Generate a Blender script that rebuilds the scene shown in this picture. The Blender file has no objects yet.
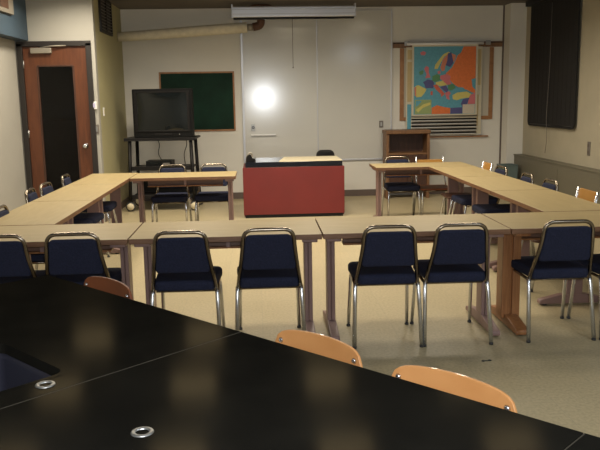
import bpy, math, random
from mathutils import Vector, Matrix
random.seed(4)
S = bpy.context.scene
COL = S.collection
PI = math.pi

# ------------------------------------------------------------------ materials
def nt(name):
    m = bpy.data.materials.new(name); m.use_nodes = True
    n = m.node_tree.nodes; l = m.node_tree.links
    return m, n, l, n['Principled BSDF']

def mat(name, col, rough=.5, metal=0, spec=.5, noise=0, nscale=8, stretch=(1, 1, 1), bump=0, bscale=60, coat=0, col2=None, trans=0, sheen=0, ior=1.5):
    m, n, l, b = nt(name)
    b.inputs['Base Color'].default_value = (*col, 1)
    b.inputs['Roughness'].default_value = rough
    b.inputs['Metallic'].default_value = metal
    b.inputs['Specular IOR Level'].default_value = spec
    b.inputs['Coat Weight'].default_value = coat
    b.inputs['Transmission Weight'].default_value = trans
    b.inputs['Sheen Weight'].default_value = sheen
    b.inputs['IOR'].default_value = ior
    tc = n.new('ShaderNodeTexCoord'); mp = n.new('ShaderNodeMapping')
    l.new(tc.outputs['Object'], mp.inputs['Vector']); mp.inputs['Scale'].default_value = stretch
    if noise or col2:
        t = n.new('ShaderNodeTexNoise'); t.inputs['Scale'].default_value = nscale; t.inputs['Detail'].default_value = 6
        l.new(mp.outputs[0], t.inputs['Vector'])
        r = n.new('ShaderNodeValToRGB')
        c2 = col2 or tuple(c * (1 - noise) for c in col)
        r.color_ramp.elements[0].color = (*c2, 1); r.color_ramp.elements[0].position = .35
        r.color_ramp.elements[1].color = (*col, 1); r.color_ramp.elements[1].position = .65
        l.new(t.outputs[0], r.inputs[0]); l.new(r.outputs[0], b.inputs['Base Color'])
    if bump:
        t = n.new('ShaderNodeTexNoise'); t.inputs['Scale'].default_value = bscale; t.inputs['Detail'].default_value = 4
        l.new(mp.outputs[0], t.inputs['Vector'])
        bp = n.new('ShaderNodeBump'); bp.inputs['Strength'].default_value = bump; bp.inputs['Distance'].default_value = .008
        l.new(t.outputs[0], bp.inputs['Height']); l.new(bp.outputs[0], b.inputs['Normal'])
    return m

def emit(name, col, s):
    m, n, l, b = nt(name)
    b.inputs['Base Color'].default_value = (.8, .8, .8, 1)
    b.inputs['Emission Color'].default_value = (*col, 1); b.inputs['Emission Strength'].default_value = s
    return m

def tile_floor():
    m, n, l, b = nt('vinyl_tiles')
    tc = n.new('ShaderNodeTexCoord')
    br = n.new('ShaderNodeTexBrick'); br.offset = 0; br.squash = 1
    br.inputs['Scale'].default_value = 1; br.inputs['Brick Width'].default_value = .305; br.inputs['Row Height'].default_value = .305
    br.inputs['Mortar Size'].default_value = .0012; br.inputs['Bias'].default_value = 0
    br.inputs['Color1'].default_value = (.46, .385, .235, 1); br.inputs['Color2'].default_value = (.435, .365, .22, 1)
    br.inputs['Mortar'].default_value = (.36, .31, .21, 1)
    l.new(tc.outputs['Object'], br.inputs['Vector'])
    t = n.new('ShaderNodeTexNoise'); t.inputs['Scale'].default_value = 55; t.inputs['Detail'].default_value = 8
    l.new(tc.outputs['Object'], t.inputs['Vector'])
    t2 = n.new('ShaderNodeTexNoise'); t2.inputs['Scale'].default_value = 1.3; t2.inputs['Detail'].default_value = 5
    l.new(tc.outputs['Object'], t2.inputs['Vector'])
    r = n.new('ShaderNodeValToRGB'); r.color_ramp.elements[0].position = .3; r.color_ramp.elements[0].color = (.80, .80, .80, 1)
    r.color_ramp.elements[1].position = .62; r.color_ramp.elements[1].color = (1.05, 1.05, 1.05, 1)
    l.new(t.outputs[0], r.inputs[0])
    mx = n.new('ShaderNodeMixRGB'); mx.blend_type = 'MULTIPLY'; mx.inputs[0].default_value = 1
    l.new(br.outputs[0], mx.inputs[1]); l.new(r.outputs[0], mx.inputs[2]); l.new(mx.outputs[0], b.inputs['Base Color'])
    r2 = n.new('ShaderNodeMapRange'); r2.inputs[3].default_value = .30; r2.inputs[4].default_value = .48
    l.new(t2.outputs[0], r2.inputs[0]); l.new(r2.outputs[0], b.inputs['Roughness'])
    b.inputs['Specular IOR Level'].default_value = .4
    return m

def wood(name, c1, c2, scale=(1, 12, 1), rough=.45, sc=3, coat=0):
    m, n, l, b = nt(name)
    tc = n.new('ShaderNodeTexCoord'); mp = n.new('ShaderNodeMapping'); mp.inputs['Scale'].default_value = scale
    l.new(tc.outputs['Object'], mp.inputs['Vector'])
    t = n.new('ShaderNodeTexNoise'); t.inputs['Scale'].default_value = sc; t.inputs['Detail'].default_value = 9; t.inputs['Distortion'].default_value = .6
    l.new(mp.outputs[0], t.inputs['Vector'])
    r = n.new('ShaderNodeValToRGB'); r.color_ramp.elements[0].color = (*c1, 1); r.color_ramp.elements[1].color = (*c2, 1)
    r.color_ramp.elements[0].position = .32; r.color_ramp.elements[1].position = .68
    l.new(t.outputs[0], r.inputs[0]); l.new(r.outputs[0], b.inputs['Base Color'])
    b.inputs['Roughness'].default_value = rough; b.inputs['Coat Weight'].default_value = coat
    return m

M = {}
M['floor'] = tile_floor()
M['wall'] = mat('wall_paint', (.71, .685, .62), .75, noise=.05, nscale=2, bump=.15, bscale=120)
M['wall_shaded'] = mat('wall_paint_shaded', (.40, .385, .34), .75, noise=.05, nscale=2, bump=.15, bscale=120)  # same wall paint, with shade put into its colour for left and entry walls
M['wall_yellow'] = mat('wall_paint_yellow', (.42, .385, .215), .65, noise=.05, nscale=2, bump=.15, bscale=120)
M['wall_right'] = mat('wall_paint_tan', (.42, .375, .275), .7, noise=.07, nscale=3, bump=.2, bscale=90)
M['blue'] = mat('soffit_blue', (.038, .068, .10), .6, noise=.1, nscale=3)
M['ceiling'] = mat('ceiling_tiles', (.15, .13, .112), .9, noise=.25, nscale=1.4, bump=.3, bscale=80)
M['base'] = mat('vinyl_baseboard', (.115, .085, .07), .5)
M['door'] = wood('door_veneer', (.085, .026, .010), (.13, .042, .016), (8, 1, .8), .4, 4)
M['darkframe'] = mat('dark_door_frame', (.018, .014, .012), .5)
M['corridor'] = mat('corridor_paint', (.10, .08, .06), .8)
M['metal'] = mat('brushed_metal', (.42, .42, .41), .4, metal=.9)
M['closer'] = mat('closer_metal', (.30, .27, .22), .5, metal=.4)
M['chrome'] = mat('chrome', (.80, .82, .86), .27, metal=1, noise=.1, nscale=20)
M['tubeframe'] = mat('chrome_brown_reflections', (.30, .255, .20), .26, metal=1, noise=.15, nscale=25)  # chrome with its brownish reflections put into the base colour
M['blackmetal'] = mat('black_metal', (.009, .008, .008), .45, spec=.25)
M['navy'] = mat('navy_fabric', (.022, .026, .054), .9, spec=.2, noise=.35, nscale=120, bump=.5, bscale=320)
M['tabletop'] = wood('cream_laminate', (.35, .268, .128), (.40, .312, .158), (1.2, 9, 1), .42, 3)
M['edge'] = wood('edge_band', (.14, .066, .032), (.20, .10, .05), (4, 4, 30), .45, 3)
M['mauve'] = mat('mauve_metal', (.25, .155, .135), .42, noise=.08, nscale=10)
M['legwood'] = wood('leg_wood', (.24, .095, .032), (.34, .15, .055), (16, 16, 1), .4, 4)
M['apron'] = mat('apron_brown', (.14, .072, .045), .5)
M['glide'] = mat('rubber_glide', (.03, .03, .03), .6)
M['bench'] = mat('epoxy_resin', (.006, .0055, .0045), .2, spec=.07, noise=.35, nscale=5)
def resin():
    m, n, l, b = nt('epoxy_resin'); n.remove(b)
    tc = n.new('ShaderNodeTexCoord'); t = n.new('ShaderNodeTexNoise'); t.inputs['Scale'].default_value = 5; t.inputs['Detail'].default_value = 7
    l.new(tc.outputs['Object'], t.inputs['Vector'])
    r = n.new('ShaderNodeValToRGB'); r.color_ramp.elements[0].color = (.0085, .0080, .0066, 1); r.color_ramp.elements[1].color = (.0125, .0116, .0092, 1)
    r.color_ramp.elements[0].position = .35; r.color_ramp.elements[1].position = .65
    l.new(t.outputs[0], r.inputs[0])
    d = n.new('ShaderNodeBsdfDiffuse'); l.new(r.outputs[0], d.inputs[0])
    g = n.new('ShaderNodeBsdfGlossy'); g.inputs['Roughness'].default_value = .13; g.inputs[0].default_value = (.0050, .0041, .0025, 1)
    a = n.new('ShaderNodeAddShader'); l.new(d.outputs[0], a.inputs[0]); l.new(g.outputs[0], a.inputs[1])
    l.new(a.outputs[0], n['Material Output'].inputs[0]); return m
M['bench'] = resin()
M['sealant'] = mat('seam_sealant', (.034, .028, .018), .7)
M['cabinet'] = wood('bench_cabinet_wood', (.16, .09, .045), (.22, .13, .07), (1, 1, 8), .5, 3)
M['sink'] = mat('sink_resin', (.019, .019, .029), .5, spec=.3)
M['ply'] = wood('beech_plywood', (.58, .26, .085), (.68, .33, .12), (1, 7, 1), .38, 4, .3)
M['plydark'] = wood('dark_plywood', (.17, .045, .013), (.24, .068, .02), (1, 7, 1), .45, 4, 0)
M['plyedge'] = mat('ply_edge', (.55, .33, .17), .5)
M['red'] = mat('red_laminate', (.165, .014, .011), .45, noise=.12, nscale=3)
M['black'] = mat('black_laminate', (.010, .012, .018), .12)
M['cream'] = mat('cream_mat', (.66, .58, .40), .5)
M['board'] = mat('whiteboard_enamel', (.58, .57, .53), .15, spec=.9, noise=.03, nscale=1.2)
M['alu'] = mat('anodised_aluminium', (.55, .56, .60), .4, metal=.6)
M['green'] = mat('chalkboard_green', (.006, .032, .018), .6, spec=.15, noise=.45, nscale=3)
M['oak'] = wood('oak_trim', (.27, .12, .045), (.36, .175, .07), (3, 3, 3), .5, 4)
M['brownwood'] = wood('brown_cabinet_wood', (.15, .070, .028), (.22, .11, .048), (9, 9, 1), .5, 4)
M['darkwood'] = wood('dark_cabinet_wood', (.045, .018, .010), (.075, .03, .016), (9, 9, 1), .5, 4)
M['pinboard'] = mat('pale_pinboard', (.50, .46, .38), .8)
M['radiator'] = mat('radiator_enamel', (.15, .135, .095), .5, noise=.06, nscale=2)
M['blind'] = mat('black_blind', (.008, .007, .007), .8, noise=.3, nscale=40)
M['pipe'] = mat('pipe_lagging', (.78, .71, .55), .7, noise=.12, nscale=14, bump=.4, bscale=30)
M['rust'] = mat('cast_iron', (.11, .048, .024), .6, noise=.3, nscale=20)
M['white'] = mat('white_plastic', (.82, .82, .82), .4)
M['grey'] = mat('grey_plastic', (.16, .14, .12), .5)
M['lilac'] = mat('lilac_plastic', (.45, .42, .62), .4)
M['amber'] = mat('amber_plastic', (.36, .17, .025), .45, noise=.08, nscale=6)
M['screen'] = mat('tv_glass', (.008, .010, .010), .05, spec=.5)
M['tvcase'] = mat('tv_case', (.007, .007, .007), .5, spec=.15)
M['lamp'] = emit('lamp_diffuser', (1, .86, .6), 3.5)
M['coolfill'] = emit('cool_fill_glow', (.75, .87, 1), 1.5)  # glow of the added cool fill panels
M['teal'] = mat('teal_plastic', (.11, .15, .14), .6)
M['dirt'] = mat('floor_scuff', (.03, .028, .025), .7)
def glass():
    m, n, l, b = nt('tinted_glass')
    b.inputs['Base Color'].default_value = (.25, .25, .27, 1); b.inputs['Roughness'].default_value = .05
    b.inputs['Transmission Weight'].default_value = 1; b.inputs['IOR'].default_value = 1.3
    return m
M['glass'] = glass()

# ------------------------------------------------------------------ mesh builder
class MB:
    def __init__(s): s.v = []; s.f = []; s.m = []; s.sm = []
    def add(s, vs, fs, mi=0, smooth=False):
        o = len(s.v); s.v += [tuple(v) for v in vs]
        for f in fs: s.f.append(tuple(i + o for i in f)); s.m.append(mi); s.sm.append(smooth)
        return s
    def box(s, x0, x1, y0, y1, z0, z1, mi=0, top=None):
        vs = [(x0, y0, z0), (x1, y0, z0), (x1, y1, z0), (x0, y1, z0), (x0, y0, z1), (x1, y0, z1), (x1, y1, z1), (x0, y1, z1)]
        s.add(vs, [(0, 3, 2, 1), (0, 1, 5, 4), (1, 2, 6, 5), (2, 3, 7, 6), (3, 0, 4, 7)], mi)
        s.add(vs, [(4, 5, 6, 7)], mi if top is None else top); 
        return s
    def prism(s, pts, a0, a1, axis='y', mi=0, fn=None):
        n = len(pts)
        def P(u, w, a): return {'y': (u, a, w), 'z': (u, w, a), 'x': (a, u, w)}[axis]
        vs = [P(u, w, a0) for u, w in pts] + [P(u, w, a1) for u, w in pts]
        if fn: vs = [fn(v) for v in vs]
        fs = [tuple(range(n)), tuple(range(2 * n - 1, n - 1, -1))] + [(i, i + n, (i + 1) % n + n, (i + 1) % n) for i in range(n)]
        return s.add(vs, fs, mi)
    def tube(s, path, r, seg=10, mi=0, flat=1.0, close=False):
        P = [Vector(p) for p in path]; n = len(P); rings = []
        up = None
        for i, p in enumerate(P):
            t = ((P[(i + 1) % n] if (i < n - 1 or close) else P[i]) - (P[i - 1] if (i > 0 or close) else P[i])).normalized()
            if up is None:
                up = Vector((0, 0, 1)) if abs(t.z) < .9 else Vector((0, 1, 0))
            a = t.cross(up).normalized(); b = a.cross(t).normalized(); up = b
            rr = r[i] if isinstance(r, (list, tuple)) else r
            rings.append([p + a * math.cos(2 * PI * k / seg) * rr + b * math.sin(2 * PI * k / seg) * rr * flat for k in range(seg)])
        vs = [v for R in rings for v in R]; fs = []
        m = n if close else n - 1
        for i in range(m):
            for k in range(seg):
                j = (i + 1) % n
                fs.append((i * seg + k, i * seg + (k + 1) % seg, j * seg + (k + 1) % seg, j * seg + k))
        s.add(vs, fs, mi, True)
        if not close:
            s.add(rings[0], [tuple(range(seg))[::-1]], mi); s.add(rings[-1], [tuple(range(seg))], mi)
        return s
    def lathe(s, prof, c=(0, 0, 0), seg=24, mi=0, axis='z'):
        vs = []; fs = []; n = len(prof)
        for k in range(seg):
            a = 2 * PI * k / seg
            for r, z in prof:
                x, y = r * math.cos(a), r * math.sin(a)
                p = {'z': (x, y, z), 'y': (x, z, y), 'x': (z, x, y)}[axis]
                vs.append((p[0] + c[0], p[1] + c[1], p[2] + c[2]))
        for k in range(seg):
            for i in range(n - 1):
                a = k * n + i; b = ((k + 1) % seg) * n + i
                fs.append((a, b, b + 1, a + 1))
        return s.add(vs, fs, mi, True)
    def sphere(s, c, r, mi=0, seg=12):
        prof = [(r[0] * math.sin(PI * i / 8) + 1e-5, -r[2] * math.cos(PI * i / 8)) for i in range(9)] if isinstance(r, tuple) else [(r * math.sin(PI * i / 8) + 1e-5, -r * math.cos(PI * i / 8)) for i in range(9)]
        return s.lathe(prof, c, seg, mi)
    def build(s, name, mats, parent=None, bevel=0, seg=2, loc=None, rot=None, weld=True):
        me = bpy.data.meshes.new(name); me.from_pydata(s.v, [], s.f)
        if not isinstance(mats, (list, tuple)): mats = [mats]
        for m in mats: me.materials.append(M[m])
        for i, p in enumerate(me.polygons): p.material_index = s.m[i]; p.use_smooth = s.sm[i]
        import bmesh
        bm = bmesh.new(); bm.from_mesh(me)
        bmesh.ops.remove_doubles(bm, verts=bm.verts, dist=1e-5)
        bmesh.ops.recalc_face_normals(bm, faces=bm.faces); bm.to_mesh(me); bm.free()
        me.update()
        o = bpy.data.objects.new(name, me); COL.objects.link(o)
        if parent: o.parent = parent
        if loc: o.location = loc
        if rot: o.rotation_euler = rot
        if bevel:
            b = o.modifiers.new('bevel', 'BEVEL'); b.width = bevel; b.segments = seg; b.limit_method = 'ANGLE'; b.angle_limit = math.radians(40)
        return o

def rpoly(pts, r, n=5):
    out = []; N = len(pts)
    rs = r if isinstance(r, (list, tuple)) else [r] * N
    for i in range(N):
        p = Vector(pts[i]); a = Vector(pts[i - 1]); b = Vector(pts[(i + 1) % N])
        if rs[i] <= 0: out.append(tuple(p)); continue
        d1 = (a - p).normalized(); d2 = (b - p).normalized()
        ang = d1.angle(d2); cut = min(rs[i] / math.tan(ang / 2), (a - p).length * .48, (b - p).length * .48)
        A = p + d1 * cut; B = p + d2 * cut
        for k in range(n + 1):
            t = k / n; q = A * (1 - t) ** 2 + p * 2 * t * (1 - t) + B * t * t; out.append(tuple(q))
    return out
def smooth_path(pts, r, n=5):
    out = [Vector(pts[0])]
    for i in range(1, len(pts) - 1):
        p = Vector(pts[i]); a = Vector(pts[i - 1]); b = Vector(pts[i + 1])
        c = min(r, (a - p).length * .48, (b - p).length * .48)
        A = p + (a - p).normalized() * c; B = p + (b - p).normalized() * c
        for k in range(n + 1):
            t = k / n; out.append(A * (1 - t) ** 2 + p * 2 * t * (1 - t) + B * t * t)
    out.append(Vector(pts[-1])); return out

def tag(o, label, cat, group=None, kind=None):
    o['label'] = label; o['category'] = cat
    if group: o['group'] = group
    if kind: o['kind'] = kind
    return o
def thing(name, label, cat, loc=(0, 0, 0), rz=0, group=None):
    o = bpy.data.objects.new(name, None); COL.objects.link(o); o.empty_display_size = .1
    o.location = loc; o.rotation_euler = (0, 0, rz)
    return tag(o, label, cat, group)
def struct(mb, name, m, bevel=0):
    o = mb.build(name, m, bevel=bevel); o['kind'] = 'structure'; return o
def dup(root, loc, rz, label):
    r = root.copy(); COL.objects.link(r); r.location = loc; r.rotation_euler = (0, 0, rz); r['label'] = label
    def rec(a, b):
        for ch in list(a.children):
            c = ch.copy(); COL.objects.link(c); c.parent = b; rec(ch, c)
    rec(root, r); return r

# ------------------------------------------------------------------ room
H = 3.02
XL, XA, XR, YB, YD, YF = -3.10, -2.09, 4.27, 12.13, 10.06, -2.2
T = .12
struct(MB().box(XL - T, XR + T, YF - T, YB + T, -.1, 0), 'floor', 'floor')
struct(MB().box(XL - T, XR + T, YF - T, YB + T, H, H + .1), 'ceiling', 'ceiling')
struct(MB().box(XA - T, XR + T, YB, YB + T, 0, H), 'wall_back', 'wall')
struct(MB().box(XL - T, XL, YF, YD, 0, H), 'wall_left', 'wall_shaded')
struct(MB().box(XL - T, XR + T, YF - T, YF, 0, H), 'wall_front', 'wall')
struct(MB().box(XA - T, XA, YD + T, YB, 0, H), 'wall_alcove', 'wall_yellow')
# entry wall with the door opening
dx0, dx1, dz = -3.05, -2.17, 2.36
struct(MB().box(XL, dx0, YD, YD + T, 0, H).box(dx1, XA, YD, YD + T, 0, H).box(dx0, dx1, YD, YD + T, dz, H), 'wall_entry', 'wall_shaded')
# right wall with window opening
wy0, wy1, wz0 = 9.90, 11.62, 1.22
struct(MB().box(XR, XR + T, YF, wy0, 0, H).box(XR, XR + T, wy1, YB, 0, H).box(XR, XR + T, wy0, wy1, 0, wz0).box(XR, XR + T, wy0, wy1, 2.85, H), 'wall_right', 'wall_right')
# corridor behind the door
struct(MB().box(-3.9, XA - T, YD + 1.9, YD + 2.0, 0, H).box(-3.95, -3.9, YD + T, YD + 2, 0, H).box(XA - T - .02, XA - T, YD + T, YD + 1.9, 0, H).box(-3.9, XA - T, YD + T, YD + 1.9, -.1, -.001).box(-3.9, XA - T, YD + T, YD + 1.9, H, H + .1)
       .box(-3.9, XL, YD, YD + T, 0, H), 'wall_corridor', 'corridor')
# blue soffit over the left wall
struct(MB().box(XL, -2.93, 4.0, YD, 2.40, H), 'trim_1', 'blue')
# pilaster in the back right corner
struct(MB().box(4.01, XR, 11.84, YB, 0, H), 'trim_2', 'wall')
struct(MB().box(3.985, 4.01, YB - .012, YB, 0, H), 'trim_3', 'base')
# exposed brown beam where wall and ceiling meet
for y in (11.0,):
    pass
b = MB(); b.box(XA, 1.985, YB - .015, YB, 0, .105); b.box(2.72, 4.01, YB - .015, YB, 0, .105)
struct(b, 'baseboard_back', 'base')
struct(MB().box(XA, XA + .012, YD, YB - .015, 0, .105), 'baseboard_alcove', 'base')
struct(MB().box(XL, XL + .012, YF, YD - .05, 0, .105), 'baseboard_left', 'base')

# door
d = bpy.data.objects.new('door_1', None); COL.objects.link(d); d.location = (0, 0, 0); d['kind'] = 'structure'
fr = MB().box(dx0 - .035, dx0 + .035, YD - .03, YD + T, 0, dz).box(dx1 - .035, dx1 + .035, YD - .03, YD + T, 0, dz).box(dx0 - .035, dx1 + .035, YD - .03, YD + T, dz - .035, dz + .03)
fr.build('door_frame', 'darkframe', d, bevel=.004)
x0, x1, y0, y1 = dx0 + .037, dx1 - .037, YD + .005, YD + .05
gx0, gx1, gz0, gz1 = -2.84, -2.385, .40, 2.075
leaf = MB()
leaf.box(x0, gx0, y0, y1, .01, dz - .037).box(gx1, x1, y0, y1, .01, dz - .037).box(gx0, gx1, y0, y1, gz1, dz - .037).box(gx0, gx1, y0, y1, .01, gz0)
leaf.build('door_leaf', 'door', d)
MB().box(gx0, gx1, y0 + .018, y0 + .026, gz0, gz1).build('vision_glass', 'glass', d)
MB().box(gx0 - .015, gx0 + .008, y0 - .006, y1, gz0, gz1).box(gx1 - .008, gx1 + .015, y0 - .006, y1, gz0, gz1).box(gx0, gx1, y0 - .006, y1, gz1 - .008, gz1 + .012).box(gx0, gx1, y0 - .006, y1, gz0 - .012, gz0 + .008).build('glass_bead', 'darkwood', d, bevel=.002)
MB().box(-2.905, -2.64, y0 - .055, y0, 2.235, 2.305).build('door_closer', 'closer', d, bevel=.008)
MB().tube([(-2.78, y0 - .03, 2.31), (-2.62, y0 - .06, 2.325), (-2.45, y0 - .03, 2.33)], .009).build('closer_arm', 'closer', d)
k = MB(); k.lathe([(.001, -.06), (.018, -.062), (.030, -.052), (.030, -.036), (.012, -.028), (.012, -.010), (.034, -.008), (.034, .0)], (-2.285, y0, 1.03), 20, axis='y')
k.build('door_knob', 'chrome', d)
for z in (.3, 1.2, 2.1):
    MB().tube([(dx0 + .037, YD - .005, z - .05), (dx0 + .037, YD - .005, z + .05)], .009).build('hinge', 'metal', d)
# hallway items seen dimly through the glass
t = thing('hall_cabinet', 'dark cabinet glimpsed in the corridor through the door glass', 'cabinet', (-3.1, YD + 1.55, 0))
MB().box(-.45, .45, -.22, .22, .06, 1.35).build('body', 'brownwood', t, bevel=.006)
MB().box(-.42, .42, -.20, .20, 0, .06).build('plinth', 'darkwood', t)

def plate(name, label, cat, c, size, m, m2=None, axis='y', inner=None):
    t = thing(name, label, cat, c)
    w, h, dp = size
    if axis == 'y':
        MB().box(-w / 2, w / 2, -dp, 0, -h / 2, h / 2).build('plate', m, t, bevel=.003)
        if m2: MB().box(-w * .22, w * .22, -dp - .005, -dp, -h * .28, h * .28).build('rocker', m2, t)
    elif axis == 'x':
        MB().box(0, dp, -w / 2, w / 2, -h / 2, h / 2).build('plate', m, t, bevel=.003)
        if m2: MB().box(dp, dp + .005, -w * .2, w * .2, -h * .28, h * .28).build('rocker', m2, t)
    else:
        MB().box(-dp, 0, -w / 2, w / 2, -h / 2, h / 2).build('plate', m, t, bevel=.003)
        if m2: 
            for s_ in (-1, 1): MB().box(-dp - .004, -dp, -w * .25, w * .25, s_ * h * .25 - .02, s_ * h * .25 + .02).build('socket', m2, t)
    return t
plate('card_reader', 'small white and lilac card reader on the wall right of the door', 'card reader', (-2.135, YD, 1.56), (.06, .10, .03), 'white', 'lilac')
plate('switch_plate', 'dark grey switch plate below the card reader beside the door', 'switch', (-2.128, YD, 1.25), (.065, .12, .012), 'grey', 'metal')
plate('light_switch', 'pale light switch on the yellow alcove wall near the door corner', 'switch', (XA, 10.38, 1.47), (.07, .115, .010), 'white', 'cream', 'x')
plate('wall_socket', 'grey wall socket on the whiteboard above the wooden lectern\'s left side', 'socket', (2.01, YB - .026, 1.17), (.065, .11, .012), 'grey', 'metal')
plate('wall_outlet', 'brown two-socket outlet on the right wall above the heater cover', 'outlet', (XR, 9.40, .90), (.075, .18, .012), 'grey', 'base', '-x')

# vent grille on alcove wall
t = thing('wall_vent', 'black louvred vent high on the yellow alcove wall', 'vent', (XA, 10.85, 2.78))
MB().box(0, .03, -.40, -.37, -.22, .235).box(0, .03, .37, .40, -.22, .235).box(0, .03, -.015, .015, -.22, .235).box(0, .03, -.4, .4, -.24, -.21).box(0, .03, -.4, .4, .205, .235).build('frame', 'blackmetal', t)
MB().box(.002, .010, -.385, .385, -.22, .22).build('backing', 'blackmetal', t)
for i in range(10):
    MB().box(.012, .026, -.37, .37, -.195 + i * .042, -.188 + i * .042).build('slat', 'grey', t)

# framed box on the blue soffit
t = thing('soffit_sign', 'grey box sign with a dull red panel high on the blue soffit', 'sign', (-2.93, 9.15, 2.80))
MB().box(0, .04, -.28, .28, -.15, .15).build('housing', 'closer', t, bevel=.006)
MB().box(.04, .045, -.20, .08, -.10, .12).build('panel', 'rust', t)

# radiator / heater cover along the right wall
t = thing('heater_cover', 'long olive grey heater cover running along the right wall', 'heater cover', (4.20, 0, 0))
MB().box(-.07, .066, 1.0, 11.82, .0, .64).build('casing', 'radiator', t, bevel=.004)
MB().box(-.08, .066, 1.0, 11.825, .642, .662).build('cap', 'radiator', t, bevel=.003)
for i in range(6):
    y = 1.0 + i * 1.8
    MB().box(-.0735, -.0705, y + .05, y + 1.75, .06, .58).build('front_panel', 'radiator', t)

# waste bin by the pilaster
t = thing('waste_bin', 'dull teal bin standing between the pilaster and the heater cover', 'bin', (3.93, 11.55, 0))
b = MB(); n = 4
pr = [(-.11, -.12), (.11, -.12), (.11, .12), (-.11, .12)]; pt = [(x * 1.15, y * 1.15) for x, y in pr]; pi_ = [(x * 1.07, y * 1.07) for x, y in pr]
vs = [(x, y, 0) for x, y in pr] + [(x, y, .52) for x, y in pt] + [(x, y, .52) for x, y in pi_] + [(x * .92, y * .92, .02) for x, y in pr]
fs = [(0, 1, 2, 3), (12, 13, 14, 15)]
for a in (0, 4, 8):
    fs += [(a + i, a + (i + 1) % 4, a + 4 + (i + 1) % 4, a + 4 + i) for i in range(4)]
b.add(vs, fs); b.build('bin_body', 'teal', t)
MB().tube([(x * 1.17, y * 1.17, .515) for x, y in rpoly(pr, .02, 3)], .008, 6, close=True).build('rim', 'teal', t)

# window + blind on the right wall
w = bpy.data.objects.new('window_1', None); COL.objects.link(w); w['kind'] = 'structure'
MB().box(XR + .03, XR + .09, wy0, wy0 + .05, wz0, 2.85).box(XR + .03, XR + .09, wy1 - .05, wy1, wz0, 2.85).box(XR + .03, XR + .09, wy0, wy1, wz0, wz0 + .05).box(XR + .03, XR + .09, wy0, wy1, 2.80, 2.85).box(XR + .03, XR + .09, 10.74, 10.78, wz0, 2.85).build('window_frame', 'darkframe', w)
MB().box(XR + .058, XR + .064, wy0 + .05, wy1 - .05, wz0 + .05, 2.80).build('pane', 'screen', w)
t = thing('window_blind', 'black fabric blind pulled down over the right wall window', 'blind', (XR, 10.72, 1.13))
pts = rpoly([(-.93, 0), (.80, 0), (.80, 1.80), (-.93, 1.80)], [.09, .09, 0, 0])
fn = MB()
N = 40
pl = MB()
pl.prism(pts, -.05, -.032, 'x'); 
for i in range(1, 12):
    pl.tube([(-.0505, -.93 + i * .145, .06), (-.0505, -.93 + i * .145, 1.78)], .0016, 5)
pl.build('fabric', 'blind', t)
MB().tube([(-.042, -.84, .03), (-.042, .70, .03)], .012).build('bottom_bar', 'blackmetal', t)
MB().box(-.12, -.002, -.97, .86, 1.80, 1.885).build('valance', 'blackmetal', t, bevel=.006)
MB().tube(smooth_path([(-.058, -.05, 1.75), (-.06, -.05, .9), (-.058, .02, .1), (-.05, -.02, -.15), (-.045, .05, -.38)], .2), .004, 6).build('pull_cord', 'grey', t)

# ------------------------------------------------------------------ back wall things
t = thing('whiteboard', 'tall two-panel whiteboard covering the middle of the back wall', 'whiteboard', (0, YB, 0))
MB().box(-.585, .585, -.009, .0, .62, 2.97).build('left_panel', 'board', t, loc=(.385, -.0155, 0), rot=(0, 0, math.radians(-.42)))
MB().box(.985, 2.165, -.024, -.001, .62, 2.97).build('right_panel', 'board', t)
MB().box(-.235, -.200, -.034, -.001, .585, 2.985).build('side_trim', 'alu', t, bevel=.003)
MB().box(2.165, 2.185, -.034, -.001, .585, 2.985).build('side_trim', 'alu', t, bevel=.003)
MB().box(-.2, 2.165, -.034, -.001, .592, .618).build('bottom_trim', 'alu', t, bevel=.003)
MB().box(.972, .983, -.028, -.001, .62, 2.97).build('joint_strip', 'alu', t)
t = thing('marker_ledge', 'short white marker ledge fixed low on the left whiteboard panel', 'ledge', (.095, YB - .036, 1.03))
MB().box(-.20, .20, -.035, .006, -.004, .008).box(-.2, .2, -.035, -.028, .008, .018).build('shelf', 'white', t, bevel=.002)
t = thing('board_clip', 'small black and silver clip above the white marker ledge', 'clip', (-.07, YB - .028, 1.155))
MB().box(-.03, .03, -.012, 0, -.055, .055).build('back_plate', 'metal', t, bevel=.004)
MB().lathe([(.012, -.03), (.022, -.03), (.022, -.012), (.012, -.012), (.012, -.03)], (0, 0, 0), 16, axis='y').build('ring', 'blackmetal', t)

t = thing('chalkboard', 'small dark green chalkboard on the wall behind the television', 'chalkboard', (-.945, YB, 1.58))
MB().box(-.57, .57, -.014, 0, -.445, .445).build('slate', 'green', t)
MB().box(-.595, -.57, -.024, 0, -.47, .47).box(.57, .595, -.024, 0, -.47, .47).box(-.57, .57, -.024, 0, .445, .47).box(-.57, .57, -.024, 0, -.47, -.445).build('frame', 'oak', t, bevel=.002)

# pipe
t = thing('insulated_pipe', 'cream lagged pipe crossing the top of the back wall to a rusty elbow', 'pipe', (0, 0, 0))
MB().tube([(XA + .004, 11.8, 2.575), (-1.6, 11.8, 2.60), (-.9, 11.8, 2.648), (-.12, 11.8, 2.695)], [.070, .074, .078, .080], 20).build('lagging', 'pipe', t)
MB().tube([(-.12, 11.8, 2.695), (-.03, 11.8, 2.698)], .052, 18).build('collar', 'closer', t)
MB().tube(smooth_path([(-.03, 11.8, 2.698), (.09, 11.8, 2.72), (.10, 11.8, 2.86)], .11, 6), .062, 18).build('elbow', 'rust', t)
MB().tube([(.10, 11.8, 2.86), (.10, 11.8, H - .002)], .052, 18).build('riser', 'rust', t)
MB().lathe([(.001, 0), (.16, 0), (.17, -.02), (.06, -.035), (.001, -.035)], (.10, 11.8, H), 24).build('ceiling_flange', 'rust', t)

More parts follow.
